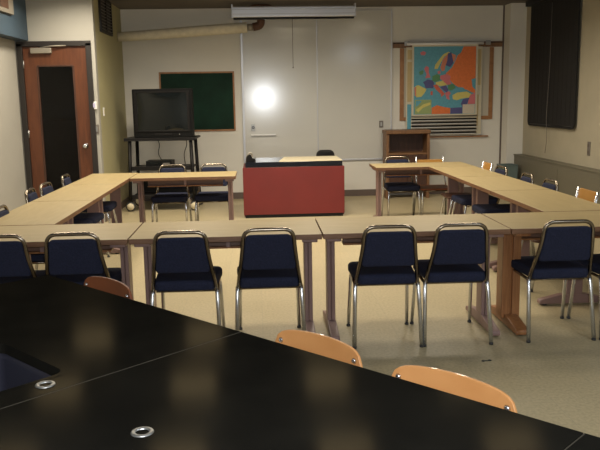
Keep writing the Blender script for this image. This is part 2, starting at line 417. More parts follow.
# projection screen housing
t = thing('projection_screen', 'rolled-up projection screen in a long pale housing under the ceiling', 'projection screen', (.585, 11.45, 2.875))
MB().prism(rpoly([(-.06, -.075), (.06, -.075), (.06, .085), (-.06, .085)], .02), -.91, .91, 'x').build('housing', 'alu', t)
MB().box(-.91, .91, -.064, -.060, .035, .045).box(-.91, .91, -.064, -.060, -.030, -.022).build('rib', 'metal', t)
MB().box(-.90, .90, -.05, .03, -.100, -.076).build('bottom_bar', 'blackmetal', t, bevel=.004)
MB().tube([(-.025, -.02, -.10), (-.025, -.02, -.80)], .004, 6).build('pull_string', 'grey', t)
MB().sphere((-.025, -.02, -.81), .011).build('string_bead', 'grey', t)
for s_ in (-1, 1):
    MB().box(s_ * .915 - .012, s_ * .915 + .012, -.062, .062, -.085, .118).build('end_cap', 'alu', t, bevel=.004)

# bulletin board behind maps
t = thing('bulletin_board', 'oak framed pale bulletin board hanging behind the maps', 'bulletin board', (3.08, YB, 1.82))
MB().box(-.73, .73, -.012, 0, -.55, .55).build('panel', 'pinboard', t)
MB().box(-.765, -.70, -.026, 0, -.60, .55).box(.70, .765, -.026, 0, -.60, .55).box(-.70, .70, -.026, 0, -.60, -.545).build('frame', 'oak', t, bevel=.003)
t = thing('map_rail', 'long dark oak map rail across the top of the bulletin board', 'rail', (3.08, YB, 2.42))
MB().box(-.88, .90, -.032, 0, -.045, .042).build('rail', 'brownwood', t, bevel=.004)
MB().box(-.88, .90, -.036, -.032, .018, .030).build('channel', 'blackmetal', t)
for s_ in (-1, 1):
    MB().box(s_ * .66 - .04, s_ * .66 + .04, -.06, -.036, -.015, .055).build('hook_bracket', 'metal', t, bevel=.004)
t = thing('chalk_ledge', 'thin oak chalk ledge on the wall below the map', 'ledge', (3.12, YB, .945))
MB().box(-.66, .66, -.05, 0, -.010, .010).build('shelf', 'oak', t, bevel=.002)

# the maps
cols = {'sea': (.11, .35, .46), 'or': (.75, .19, .05), 'ye': (.62, .55, .16), 'sal': (.62, .22, .13), 'pu': (.085, .085, .24), 'pk': (.60, .17, .19), 'gr': (.09, .25, .11), 'rd': (.58, .12, .07), 'inset': (.30, .38, .16), 'leg': (.58, .52, .42), 'cr': (.62, .56, .42), 'tan': (.52, .40, .20), 'slot': (.08, .08, .08)}
for k_, c in cols.items(): M['map_' + k_] = mat('map_' + k_, c, .5, noise=.12 if k_ in ('or', 'sea') else .04, nscale=30)
keys = list(cols)
t = thing('tan_map_sheet', 'pale tan map sheet hanging behind the bright Europe map', 'map', (3.03, YB - .05, 1.72))
MB().box(-.62, .62, -.003, .003, -.74, .66).build('sheet', 'map_cr', t)
for q in ((-.60, -.53, -.2, .43), (.53, .60, .05, .62), (-.60, -.53, .47, .62), (.53, .57, -.6, -.1)):
    MB().box(q[0], q[1], -.006, -.003, q[2], q[3]).build('printed_margin', 'map_tan', t)
MB().box(-.60, -.535, -.006, -.003, -.64, -.24).build('printed_sea', 'map_sea', t)
MB().tube([(-.64, 0, -.745), (.64, 0, -.745)], .012).build('bottom_rod', 'white', t)
t = thing('europe_map', 'bright wall map of Europe with orange and blue areas', 'map', (3.03, YB - .10, 1.72))
W_, Hh = .52, .54
def cp(x, y):  # chart coordinates to sheet coordinates
    return ((x - 213.5) / 121.5 * .505, (197.5 - y) / 132.5 * .535 + .13)
sheet = MB().box(-.535, .535, -.002, .002, -.43, .70, keys.index('cr'))
pcount = [0]
def poly(pts, key, off=.0026):
    pcount[0] += 1; off = .0022 + pcount[0] * .00012
    P = [cp(*p) for p in pts]
    vs = [(x, -off, z) for x, z in P]
    sheet.add(vs, [tuple(range(len(vs)))], keys.index(key))
poly([(92, 65), (335, 65), (335, 330), (92, 330)], 'sea')
o1 = .0032; o2 = .0038
poly([(285, 66), (334, 66), (334, 250), (318, 245), (300, 235), (272, 228), (250, 214), (232, 196), (217, 170), (240, 148), (252, 125), (262, 100), (275, 90)], 'or', o1)
poly([(172, 152), (175, 136), (190, 116), (207, 95), (226, 86), (234, 90), (210, 104), (194, 132), (184, 152)], 'ye', o1)
poly([(195, 148), (204, 116), (222, 95), (230, 98), (226, 122), (214, 142), (212, 158), (202, 162)], 'sal', o2)
poly([(224, 92), (238, 88), (246, 128), (234, 146), (216, 138), (222, 118)], 'pu', o2)
poly([(238, 92), (256, 100), (248, 128), (244, 118)], 'sal', o2)
poly([(132, 150), (140, 140), (150, 145), (150, 165), (157, 185), (136, 188), (142, 172)], 'pk', o1)
poly([(112, 162), (124, 156), (130, 160), (128, 172), (115, 175)], 'gr', o1)
poly([(116, 88), (128, 82), (139, 88), (134, 98), (120, 98)], 'pk', o1)
poly([(184, 162), (194, 158), (196, 170), (186, 172)], 'pk', o1)
poly([(128, 203), (146, 192), (164, 196), (172, 206), (168, 228), (150, 226), (138, 228), (134, 212)], 'pu', o1)
poly([(98, 218), (110, 214), (142, 230), (134, 246), (122, 260), (102, 262)], 'ye', o1)
poly([(94, 222), (102, 222), (102, 258), (96, 256)], 'sal', o2)
poly([(164, 180), (182, 172), (194, 178), (194, 196), (176, 204), (164, 198)], 'gr', o1)
poly([(196, 178), (222, 172), (236, 182), (232, 198), (206, 200), (194, 190)], 'pk', o1)
poly([(178, 204), (206, 198), (228, 204), (222, 216), (196, 220), (178, 212)], 'ye', o2)
poly([(206, 200), (232, 198), (240, 210), (224, 216)], 'pk', o2)
poly([(168, 216), (182, 212), (192, 224), (214, 250), (208, 256), (200, 262), (198, 250), (180, 234)], 'rd', o2)
poly([(158, 240), (166, 238), (166, 254), (158, 254)], 'rd', o2)
poly([(194, 222), (218, 216), (228, 234), (222, 246), (208, 236)], 'pu', o1)
poly([(226, 214), (250, 212), (256, 228), (238, 238), (226, 232)], 'gr', o2)
poly([(214, 246), (230, 240), (238, 248), (230, 258), (234, 274), (222, 270)], 'pk', o1)
poly([(244, 256), (262, 246), (300, 242), (318, 252), (310, 266), (280, 270), (262, 276), (246, 272)], 'ye', o1)
poly([(248, 232), (262, 224), (286, 226), (296, 238), (262, 244)], 'sea', o2)
poly([(318, 194), (334, 190), (334, 236), (322, 224)], 'sea', o2)
poly([(312, 258), (334, 246), (334, 292), (304, 292)], 'pk', o1)
poly([(286, 272), (312, 266), (300, 296), (284, 304), (278, 290)], 'pu', o2)
poly([(163, 304), (184, 294), (210, 302), (236, 306), (236, 329), (163, 329)], 'or', o1)
poly([(237, 306), (284, 304), (284, 329), (237, 329)], 'pu', o1)
poly([(96, 272), (162, 272), (162, 328), (96, 328)], 'inset', o1)
poly([(100, 312), (130, 290), (158, 282), (158, 292), (128, 304), (110, 322)], 'ye', o2)
poly([(100, 276), (124, 276), (112, 292), (100, 300)], 'sea', o2)
poly([(285, 293), (333, 293), (333, 329), (285, 329)], 'leg', o1)
sh = sheet.build('sheet', ['map_' + k_ for k_ in keys], t)
MB().tube([(-.62, 0, .71), (.62, 0, .71)], .022, 14).build('roller', 'white', t)
MB().tube([(-.54, -.002, -.435), (.54, -.002, -.435)], .011, 8).build('bottom_rod', 'closer', t)
t = thing('map_rods', 'stack of rolled map rods and strips showing below the Europe map', 'map rods', (3.03, YB - .085, 1.13))
for i in range(5):
    z = .105 - i * .055
    MB().tube([(-.535, 0, z), (.535, 0, z)], .0125, 8).build('rod', 'blackmetal', t)
    MB().box(-.53, .53, -.003, .006, z - .038, z - .016).build('strip', 'closer', t)
    MB().box(-.53, .53, -.006, -.003, z - .024, z - .018).build('light_line', 'white', t)
MB().box(-.54, .54, .008, .012, -.16, .15).build('backing_sheet', 'map_cr', t)

# ------------------------------------------------------------------ lectern cabinet
t = thing('wooden_lectern', 'brown wooden lectern cabinet with an open shelf against the back wall', 'lectern', (2.37, 11.84, 0))
MB().box(-.355, .355, -.20, .20, 1.025, 1.085).build('top', 'brownwood', t, bevel=.01)
for s_ in (-1, 1):
    MB().box(s_ * .325 - .022, s_ * .325 + .022, -.17, .17, 0, 1.024).build('side_panel', 'brownwood', t, bevel=.003)
MB().box(-.302, .302, .15, .168, .15, 1.024).build('back_panel', 'darkwood', t)
MB().box(-.302, .302, -.16, .149, .695, .725).build('shelf', 'brownwood', t, bevel=.002)
MB().box(-.302, .302, -.15, .149, .14, .165).build('bottom_panel', 'brownwood', t)
for s_ in (-1, 1):
    o = MB().box(min(s_ * .004, s_ * .298), max(s_ * .004, s_ * .298), -.165, -.148, .17, .690).build('door', 'darkwood', t, bevel=.003)
    MB().box(s_ * .05 - .006, s_ * .05 + .006, -.178, -.165, .40, .47).build('handle', 'metal', o)

# ------------------------------------------------------------------ television and cart
t = cart_root = thing('tv_cart', 'tall black steel television cart with shelves and castors', 'cart', (-1.41, 11.25, 0), math.radians(-3))
for sx, sy in ((-1, -1), (1, -1), (1, 1), (-1, 1)):
    MB().tube([(sx * .47, sy * .30, .155), (sx * .445, sy * .25, 1.05)], .026, 4).build('post', 'blackmetal', t)
    c = MB(); c.lathe([(.001, -.018), (.066, -.018), (.072, -.012), (.072, .012), (.066, .018), (.001, .018)], (sx * .47, sy * .30, .073), 20, axis='y')
    w_ = c.build('castor', 'glide', t)
    MB().lathe([(.001, -.021), (.052, -.021), (.052, .021), (.001, .021)], (sx * .47, sy * .30, .073), 16, axis='y').build('hub', 'cream', w_)
    MB().box(sx * .47 - .03, sx * .47 + .03, sy * .30 - .02, sy * .30 + .02, .148, .16).box(sx * .47 - .03, sx * .47 - .024, sy * .30 - .018, sy * .30 + .018, .07, .15).box(sx * .47 + .024, sx * .47 + .03, sy * .30 - .018, sy * .30 + .018, .07, .15).build('fork', 'blackmetal', w_)
MB().box(-.52, .52, -.30, .30, 1.05, 1.075).box(-.52, .52, -.30, -.28, 1.03, 1.05).build('shelf', 'blackmetal', t, bevel=.003)
MB().box(-.455, .455, -.26, .26, .62, .64).box(-.455, .455, -.27, -.26, .60, .66).build('shelf', 'blackmetal', t, bevel=.003)
MB().box(-.465, .465, -.28, .28, .20, .22).box(-.465, .465, -.29, -.28, .18, .24).build('shelf', 'blackmetal', t, bevel=.003)
MB().box(-.45, .45, .255, .265, .20, .42).build('rear_brace', 'blackmetal', t)
t = thing('television', 'large black tube television on top of the steel cart', 'television', (-1.345, 11.25, 1.076), math.radians(-6))
w2, hh = .435, .70
b = MB(); b.prism(rpoly([(-w2, 0), (w2, 0), (w2, hh), (-w2, hh)], .02), -.26, -.12, 'y').build('cabinet', 'tvcase', t, bevel=.008)
vs = [(-w2 + .01, -.12, .01), (w2 - .01, -.12, .01), (w2 - .01, -.12, hh - .01), (-w2 + .01, -.12, hh - .01), (-w2 * .62, .24, .03), (w2 * .62, .24, .03), (w2 * .62, .24, hh * .78), (-w2 * .62, .24, hh * .78)]
MB().add(vs, [(0, 1, 2, 3), (7, 6, 5, 4), (0, 4, 5, 1), (1, 5, 6, 2), (2, 6, 7, 3), (3, 7, 4, 0)]).build('rear_housing', 'tvcase', t, bevel=.02)
b = MB(); NX, NZ = 12, 10; vs = []; fs = []
for j in range(NZ + 1):
    for i in range(NX + 1):
        u = i / NX * 2 - 1; v = j / NZ * 2 - 1
        vs.append((u * .365, -.262 - .018 * (1 - u * u * .7) * (1 - v * v * .7), .375 + v * .275))
for j in range(NZ):
    for i in range(NX):
        a = j * (NX + 1) + i; fs.append((a, a + 1, a + NX + 2, a + NX + 1))
b.add(vs, fs, smooth=True).build('screen', 'screen', t)
fb = MB().box(-.40, -.366, -.275, -.26, .085, .665).box(.366, .40, -.275, -.26, .085, .665).box(-.366, .366, -.275, -.26, .645, .665).box(-.366, .366, -.275, -.26, .085, .105)
fb.build('bezel', 'blackmetal', t, bevel=.003)
MB().box(-.12, .12, -.268, -.26, .03, .06).build('control_flap', 'blackmetal', t, bevel=.002)
MB().lathe([(.001, -.270), (.008, -.270), (.008, -.26), (.001, -.26)], (.24, 0, .045), 12, axis='y').build('power_button', 'metal', t)
t = thing('video_recorder', 'black video recorder lying on the middle shelf of the cart', 'video recorder', (-1.46, 11.2, .641), math.radians(-3))
MB().box(-.19, .19, -.14, .14, .008, .09).build('case', 'tvcase', t, bevel=.004)
MB().box(-.13, .02, -.145, -.14, .045, .075).build('tape_slot', 'screen', t)
MB().box(.06, .16, -.144, -.14, .03, .06).build('display', 'grey', t)
cart = cart_root
MB().tube(smooth_path([(-0.160, 0.310, 1.05), (-0.110, 0.320, .95), (-0.150, 0.320, .8), (-0.090, 0.310, .70), (-0.090, 0.310, .66)], .06), .006, 6).build('power_cable', 'blackmetal', cart)
MB().tube(smooth_path([(0.280, 0.310, 1.05), (0.310, 0.320, .95), (0.250, 0.320, .8), (0.280, 0.310, .5)], .06), .006, 6).build('aerial_cable', 'blackmetal', cart)

# ------------------------------------------------------------------ teacher's desk
t = thing('teacher_desk', 'red front panelled teacher desk with a black top', 'desk', (.475, 10.45, 0))
MB().box(-.69, .69, -.40, -.375, .045, .69).build('front_panel', 'red', t, bevel=.003)
MB().box(-.67, .67, -.385, -.34, 0, .045).build('kick_plate', 'blackmetal', t)
for s_ in (-1, 1):
    MB().box(s_ * .665 - .02, s_ * .665 + .02, -.374, .36, 0.02, .69).build('side_panel', 'red', t, bevel=.003)
p = MB().box(.25, .64, -.30, .34, .12, .69).build('drawer_pedestal', 'red', t, bevel=.003)
for i in range(3):
    q = MB().box(.26, .63, .341, .358, .14 + i * .18, .31 + i * .18).build('drawer', 'red', p, bevel=.003)
    MB().box(.40, .49, .359, .372, .22 + i * .18, .235 + i * .18).build('handle', 'metal', q)
MB().box(-.655, .665, -.395, .40, .692, .762).build('desk_top', 'black', t, bevel=.004)
t = thing('desk_mat', 'cream sheet covering the right part of the red desk', 'mat', (.475, 10.45, .763))
MB().prism([(-.20, -.395), (.665, -.395), (.665, .39), (-.10, .39)], 0, .006, 'z').build('sheet', 'cream', t)
t = thing('tape_dispenser', 'small black tape dispenser on the left end of the red desk', 'tape dispenser', (-.105, 10.20, .763), math.radians(15))
MB().prism([(-.065, 0), (.065, 0), (.06, .035), (.02, .045), (.0, .09), (-.03, .10), (-.055, .06)], -.03, .03, 'y').build('body', 'blackmetal', t, bevel=.004)
MB().lathe([(.018, -.012), (.038, -.012), (.038, .012), (.018, .012), (.018, -.012)], (-.005, 0, .088), 18, axis='y').build('tape_roll', 'closer', t)
MB().box(.058, .068, -.012, .012, .03, .06).build('cutter', 'metal', t)

# office chair behind desk
t = thing('office_chair', 'black padded office chair whose back rises just above the red desk', 'chair', (1.05, 11.25, 0), math.radians(4))
MB().prism(rpoly([(-.22, -.22), (.22, -.22), (.22, .22), (-.22, .22)], .07), .43, .50, 'z').build('seat', 'blackmetal', t, bevel=.02, seg=3)
bk = MB(); bk.prism(rpoly([(-.15, .55), (.15, .55), (.14, .815), (-.14, .815)], .09), .20, .25, 'y', fn=lambda v: (v[0], v[1] - .6 * v[0] * v[0], v[2]))
bk.build('backrest', 'blackmetal', t, bevel=.015, seg=3)
MB().tube(smooth_path([(0, .0, .41), (0, .27, .42), (0, .285, .7)], .06), .014).build('back_support', 'blackmetal', t)
MB().tube([(0, 0, .10), (0, 0, .43)], .025).build('gas_column', 'metal', t)
for i in range(5):
    a = 2 * PI * i / 5
    l_ = MB().tube([(0, 0, .12), (.23 * math.cos(a), .23 * math.sin(a), .075)], [.028, .016]).build('leg', 'blackmetal', t)
    MB().sphere((.23 * math.cos(a), .23 * math.sin(a), .031), .03).build('castor', 'glide', l_)

# ------------------------------------------------------------------ tables
def make_table(L, W, label, legmat='mauve', loc=(0, 0, 0), rz=0, group='rectangular tables set out in a square'):
    """L runs along local x"""
    t = thing('laminate_table', label, 'table', loc, rz, group)
    z0, z1 = .705, .74
    MB().box(-L / 2, L / 2, -W / 2, W / 2, z0, z1, 1, 0).build('tabletop', ['tabletop', 'edge'], t, bevel=.003)
    MB().box(-L / 2 + .16, L / 2 - .16, -.015, .015, z0 - .085, z0 - .001).build('apron', 'apron', t)
    MB().box(-L / 2 + .16, L / 2 - .16, -.055, .055, z0 - .098, z0 - .086).build('stretcher_rail', 'legwood', t, bevel=.003)
    MB().box(-.014, .014, -.06, .06, z0 - .086, z0 - .001).build('centre_bracket', legmat, t)
    for s_ in (-1, 1):
        wd = legmat == 'legwood'
        x = s_ * (L / 2 - (.100 if wd else .074))
        b = MB(); pw = .028 if wd else .0125; po = .037 if wd else .0145
        for k_ in (-1, 1):
            b.box(x + k_ * po - pw, x + k_ * po + pw, -.062, .062, .055, z0 - .03)
        b.box(x - (po - pw) - .002, x + (po - pw) + .002, -.045, .045, .06, z0 - .035)
        lg = b.build('leg', legmat, t, bevel=.006, seg=2)
        MB().box(x - .05, x + .05, -W / 2 + .06, W / 2 - .06, z0 - .03, z0 - .001).build('top_plate', legmat, lg, bevel=.004)
        f = MB()
        hw = W / 2 - .01
        f.prism(rpoly([(-hw, .012), (hw, .012), (hw, .045), (.10, .085), (-.10, .085), (-hw, .045)], [.01, .01, .03, .04, .04, .03]), x - (.045 if wd else .030), x + (.045 if wd else .030), 'x')
        ft = f.build('foot', legmat, lg, bevel=.006)
        for k_ in (-1, 1):
            MB().lathe([(.001, 0), (.018, 0), (.018, .011), (.001, .011)], (x, k_ * (hw - .05), 0), 12).build('glide', 'glide', lg)
    return t
NY0, NY1 = 4.685, 5.345; NW = NY1 - NY0; NYc = (NY0 + NY1) / 2
e = .008
for x0, x1, lab, lm in ((-2.075, -.84, 'leftmost near-row cream table, behind the two chairs at the left edge', 'mauve'),
                        (-.84, .40, 'second near-row cream table from the left, in front of the red desk', 'mauve'),
                        (.40, 1.635, 'third near-row cream table from the left, right of the centre seam', 'mauve'),
                        (1.635, 2.87, 'rightmost near-row cream table, on brown wooden legs', 'legwood')):
    make_table(x1 - x0 - e, NW, lab, lm, ((x0 + x1) / 2, NYc, 0))
LX = (-2.03, -1.475); RX = (2.115, 2.68)
for y0, y1, lab in ((5.36, 6.665, 'nearest cream table of the left side row, touching the near row'),
                    (6.67, 7.965, 'middle cream table of the left side row'),
                    (7.97, 9.19, 'farthest cream table of the left side row, by the television cart')):
    make_table(y1 - y0 - e, LX[1] - LX[0], lab, 'mauve', (sum(LX) / 2, (y0 + y1) / 2, 0), PI / 2)
for y0, y1, lab in ((5.36, 6.645, 'nearest cream table of the right side row, touching the near row'),
                    (6.65, 7.895, 'middle cream table of the right side row'),
                    (7.90, 9.11, 'farthest cream table of the right side row, meeting the lectern-side table')):
    make_table(y1 - y0 - e, RX[1] - RX[0], lab, 'mauve', (sum(RX) / 2, (y0 + y1) / 2, 0), PI / 2)
make_table(1.20, .62, 'short far-row cream table in front of the television cart', 'mauve', (-.866, 8.81, 0))
make_table(1.22, .62, 'short far-row cream table in front of the wooden lectern', 'mauve', (2.07, 9.43, 0))

# ------------------------------------------------------------------ stacking chairs (face local +y)
def chair_frame(t, wood_back=False):
    R = .0125
    tw, bw = .154, .203
    if not wood_back:
        p = smooth_path([(-bw, -.165, .40), (-tw - .012, -.270, .66), (-tw, -.292, .805), (tw, -.292, .805), (tw + .012, -.270, .66), (bw, -.165, .40)], .065, 7)
        MB().tube(p, R, 10, flat=1.15).build('back_frame', 'tubeframe', t)
    else:
        for s_ in (-1, 1):
            MB().tube(smooth_path([(s_ * bw, -.165, .40), (s_ * .185, -.25, .62), (s_ * .183, -.29, .81)], .1), R, 10, flat=1.15).build('back_upright', 'chrome', t)
    for s_ in (-1, 1):
        lg = MB().tube(smooth_path([(s_ * bw, -.165, .415), (s_ * .207, -.185, .36), (s_ * .219, -.245, .012)], .06), .0138, 10).build('leg', 'chrome', t)
        MB().lathe([(.001, 0), (.0145, 0), (.0145, .013), (.001, .013)], (s_ * .219, -.245, 0), 10).build('glide', 'glide', lg)
        lg = MB().tube(smooth_path([(s_ * .190, .175, .405), (s_ * .198, .19, .36), (s_ * .208, .245, .012)], .05), R, 10).build('leg', 'chrome', t)
        MB().lathe([(.001, 0), (.0145, 0), (.0145, .013), (.001, .013)], (s_ * .208, .245, 0), 10).build('glide', 'glide', lg)
    b = MB()
    for s_ in (-1, 1): b.tube([(s_ * bw, -.165, .402), (s_ * .196, .175, .402)], .0105, 8)
    b.tube([(-.19, -.12, .392), (.19, -.12, .392)], .009, 8); b.tube([(-.19, .15, .392), (.19, .15, .392)], .009, 8)
    b.build('seat_frame', 'tubeframe', t)
def lean(v):  # lean the backrest: y depends on z
    z = v[2]; k_ = (z - .40) / .40
    return (v[0], v[1] - .165 - .130 * k_ + .05 * k_ * (1 - k_) * -1 + .25 * v[0] * v[0] * -1 + .004, z)
def make_chair(name, label, kind='navy', group=None):
    t = thing(name, label, 'chair', (0, 0, 0), 0, group)
    chair_frame(t, kind != 'navy')
    seatm = {'navy': 'navy', 'amber': 'darkwood', 'brown': 'plydark'}[kind]
    th = .068 if kind == 'navy' else .022
    MB().prism(rpoly([(-.192, -.205), (.192, -.205), (.221, .235), (-.221, .235)], [.05, .05, .07, .07], 6), .408, .408 + th, 'z').build('seat', seatm, t, bevel=.022 if th > .03 else .006, seg=4)
    if kind == 'navy':
        MB().prism(rpoly([(-.172, .535), (.172, .535), (.142, .772), (-.142, .772)], [.03, .03, .035, .035], 6), -.018, .022, 'y', fn=lean).build('backrest', 'navy', t, bevel=.012, seg=3)
    else:
        MB().prism(rpoly([(-.180, .64), (.180, .64), (.176, .805 if kind == 'amber' else .762), (-.176, .805 if kind == 'amber' else .762)], .02, 4), -.010, .010, 'y', fn=lean).build('backrest', 'amber', t, bevel=.005, seg=2)
    return t
GR = {'near': 'navy stacking chairs along the near row of tables', 'left': 'navy stacking chairs outside the left row', 'right': 'chairs outside the right row', 'far': 'chairs behind the far tables'}
navy = make_chair('stacking_chair', 'x', 'navy')
first = [True]
def place(x, y, rz, label, group):
    if first[0]:
        navy.location = (x, y, 0); navy.rotation_euler = (0, 0, rz); navy['label'] = label; navy['group'] = group; first[0] = False; return navy
    o = dup(navy, (x, y, 0), rz, label); o['group'] = group; return o
ny = 4.818
near = [(-1.60, ny + .02, 0, 'navy chair cut off by the left edge, leftmost of the near row'),
        (-1.155, ny + .03, 0, 'navy chair with its back rising behind the dark bench corner, second from left'),
        (-.485, ny - .01, -.02, 'navy chair left of centre, alone between the dark plywood chair and its right neighbour'),
        (.05, ny + .01, .0, 'navy chair just left of the centre table seam, legs ending behind the bench'),
        (.812, ny, -.02, 'navy chair just right of the centre table seam, left of a touching pair'),
        (1.268, ny, -.015, 'navy chair in the touching pair, nearer the brown wooden table legs'),
        (1.955, ny + .01, .0, 'navy chair by the right edge in front of the brown-legged table'),
        (2.43, ny + .02, .05, 'navy chair cut off by the right edge of the view')]
for x, y, a, l_ in near: place(x, y, a, l_, GR['near'])
lx = -1.845
for x, y, a, l_ in ((lx + .115, 5.84, 0, 'navy chair at the left edge beside the nearest left side table'),
                    (lx, 7.03, .04, 'navy chair beside the left row, nearest of three before the door'),
                    (lx, 7.52, -.05, 'navy chair beside the left row, middle of three before the door'),
                    (lx - .02, 8.40, .03, 'navy chair beside the left row, farthest of three before the door')):
    place(x, y, -PI / 2 + a, l_, GR['left'])
rx = 2.45
for x, y, a, l_ in ((rx, 8.22, .05, 'navy chair outside the right row next to the far amber-backed chair'),
                    (rx, 7.42, -.03, 'navy chair outside the right row, farther of two before the heater cover'),
                    (rx, 6.80, .02, 'navy chair outside the right row, nearer of two before the heater cover')):
    place(x, y, PI / 2 + a, l_, GR['right'])
for x, y, l_ in ((-1.08, 9.09, 'navy chair behind the far left table, nearer the side row'),
                 (-.565, 9.10, 'navy chair behind the far left table, nearer the red desk'),
                 (1.865, 9.63, 'navy chair behind the far right table in front of the lectern')):
    place(x, y, PI, l_, GR['far'])
amber = make_chair('amber_chair', 'amber-backed chrome chair by the right edge beside the side table', 'amber', GR['right'])
amber.location = (2.46, 6.03, 0); amber.rotation_euler = (0, 0, PI / 2)
dup(amber, (2.45, 8.75, 0), PI / 2 - .03, 'amber-backed chair at the far end of the right row')
br = make_chair('wooden_seat_chair', 'amber-backed chair with a brown seat behind the far right table', 'brown', GR['far'])
br.location = (2.305, 9.63, 0); br.rotation_euler = (0, 0, PI)

# ------------------------------------------------------------------ lab bench (rotated 45 degrees)
BZ = .82
C0 = Vector((-.955, 3.425, 0)); U = Vector((.69, -.724, 0)).normalized(); Nn = Vector((-U.y * -1, 0, 0))
Nn = Vector((U.y, -U.x, 0))          # inward, towards the camera side
ang = math.atan2(U.y, U.x)
C0 = C0 + Nn * .038
# local frame: x along the edge (U), y outward from bench (towards chairs); bench occupies y in [-D,0]
D = 1.36
def bench_thing(name, label, cat, s, group=None):
    p = C0 + U * s
    return thing(name, label, cat, (p.x, p.y, 0), ang, group)
TH = .032
def worktop(s0, s1, hole=None):
    b = MB()
    L = s1 - s0
    if hole:
        a0, a1, b0, b1 = hole
        b.box(0, a0, -D, 0, BZ - TH, BZ).box(a1, L, -D, 0, BZ - TH, BZ).box(a0, a1, b1, 0, BZ - TH, BZ).box(a0, a1, -D, b0, BZ - TH, BZ)
    else: b.box(0, L, -D, 0, BZ - TH, BZ)
    return b
def base(t, L, sink=False):
    b = MB(); zt = BZ - TH - .001
    if sink: b.box(.02, .72, -D + .35, -.35, .10, zt).box(1.225, L - .02, -D + .35, -.35, .10, zt).box(.72, 1.225, -D + .35, -.35, .10, BZ - .26).box(.72, 1.225, -.40, -.35, BZ - .26, zt).box(.72, 1.225, -D + .35, -D + .37, BZ - .26, zt)
    else: b.box(.02, L - .02, -D + .35, -.35, .10, zt)
    b.build('cabinet', 'cabinet', t)
    MB().box(.04, L - .04, -D + .40, -.40, 0, .10).build('toe_kick', 'blackmetal', t)
    n_ = 3; w_ = (L - .04) / n_
    for i in range(n_):
        dr = MB().box(.03 + i * w_, .01 + (i + 1) * w_, -.349, -.332, .13, .60).build('door', 'cabinet', t, bevel=.003)
        MB().box(.03 + i * w_ + .04, .03 + i * w_ + .05, -.331, -.315, .46, .55).build('handle', 'metal', dr)
        dw = MB().box(.03 + i * w_, .01 + (i + 1) * w_, -.349, -.332, .62, .77).build('drawer', 'cabinet', t, bevel=.003)
        MB().box(.01 + (i + .5) * w_ - .03, .01 + (i + .5) * w_ + .07, -.331, -.315, .69, .70).build('handle', 'metal', dw)
g = .0015
# left unit with sink
s0, s1 = 0, 1.315 - g
t = bench_thing('lab_bench', 'black-topped lab bench unit with a sink, at the left', 'lab bench', s0, 'black lab bench units')
hole = (.775, 1.207, -1.00, -.59)
b = worktop(s0, s1, hole); b.build('worktop', 'bench', t)
a0, a1, b0, b1 = hole
sk = MB()
r1 = rpoly([(a0, b0), (a1, b0), (a1, b1), (a0, b1)], .05, 6)
c_ = ((a0 + a1) / 2, (b0 + b1) / 2)
sc = lambda p, k_: (c_[0] + (p[0] - c_[0]) * k_, c_[1] + (p[1] - c_[1]) * k_)
lev = [(.99, BZ - .034), (.955, BZ - .036), (.94, BZ - .05), (.90, BZ - .20), (.86, BZ - .235), (.2, BZ - .24), (.001, BZ - .24)]
vs = []; fs = []; n_ = len(r1)
for k_, z in lev: vs += [(*sc(p, k_), z) for p in r1]
for j in range(len(lev) - 1):
    fs += [(j * n_ + i, j * n_ + (i + 1) % n_, (j + 1) * n_ + (i + 1) % n_, (j + 1) * n_ + i) for i in range(n_)]
# corner infill between the rounded rim and the square cut-out
sk.add(vs, fs, 0, True)
sk.build('sink_basin', 'sink', t)
b = MB()
rr = rpoly([(a0, b0), (a1, b0), (a1, b1), (a0, b1)], .05, 6)
q4 = [(a0 - .012, b0 - .012), (a1 + .012, b0 - .012), (a1 + .012, b1 + .012), (a0 - .012, b1 + .012)]
outer = rpoly(q4, .012, 6)
inn = [sc(p, .985) for p in r1]
vs = [(*p, BZ + .0012) for p in outer] + [(*p, BZ + .0012) for p in inn] + [(*p, BZ - .035) for p in inn]
fs = [(i, (i + 1) % n_, n_ + (i + 1) % n_, n_ + i) for i in range(n_)] + [(n_ + i, n_ + (i + 1) % n_, 2 * n_ + (i + 1) % n_, 2 * n_ + i) for i in range(n_)]
b.add(vs, fs).build('sink_rim', 'bench', t)
MB().lathe([(.001, .006), (.02, .006), (.035, .003), (.035, 0), (.001, 0)], (c_[0], c_[1], BZ - .241), 20).build('drain', 'metal', t)
def grommet(t, x, y):
    b = MB().lathe([(.0165, -.012), (.0165, .002), (.020, .0035), (.026, .003), (.028, .0), (.0165, -.012)], (x, y, BZ + .0003), 28)
    o = b.build('cover_ring', 'metal', t)
    MB().lathe([(.001, -.003), (.0165, -.003), (.0165, -.006), (.001, -.006)], (x, y, BZ + .0004), 20).build('socket_hole', 'blackmetal', o)
grommet(t, 1.252, -.684)
base(t, s1 - s0, True)
t = bench_thing('lab_bench', 'black-topped lab bench unit in the lower middle, with one metal floor ring', 'lab bench', 1.315 + g, 'black lab bench units')
t['label'] = 'black-topped lab bench unit in the lower middle, with a single metal ring'
worktop(0, 1.185 - 2 * g).build('worktop', 'bench', t)
grommet(t, 1.712 - 1.315, -.682); base(t, 1.185 - 2 * g)
MB().box(.0, .003, -D, -.002, BZ - .004, BZ + .0006).build('seam_sealant', 'sealant', t)
t = bench_thing('lab_bench', 'black-topped lab bench unit showing only as a sliver at lower right corner', 'lab bench', 2.50 + g, 'black lab bench units')
worktop(0, 1.25).build('worktop', 'bench', t); MB().box(.0, .003, -D, -.002, BZ - .004, BZ + .0006).build('seam_sealant', 'sealant', t); base(t, 1.25)

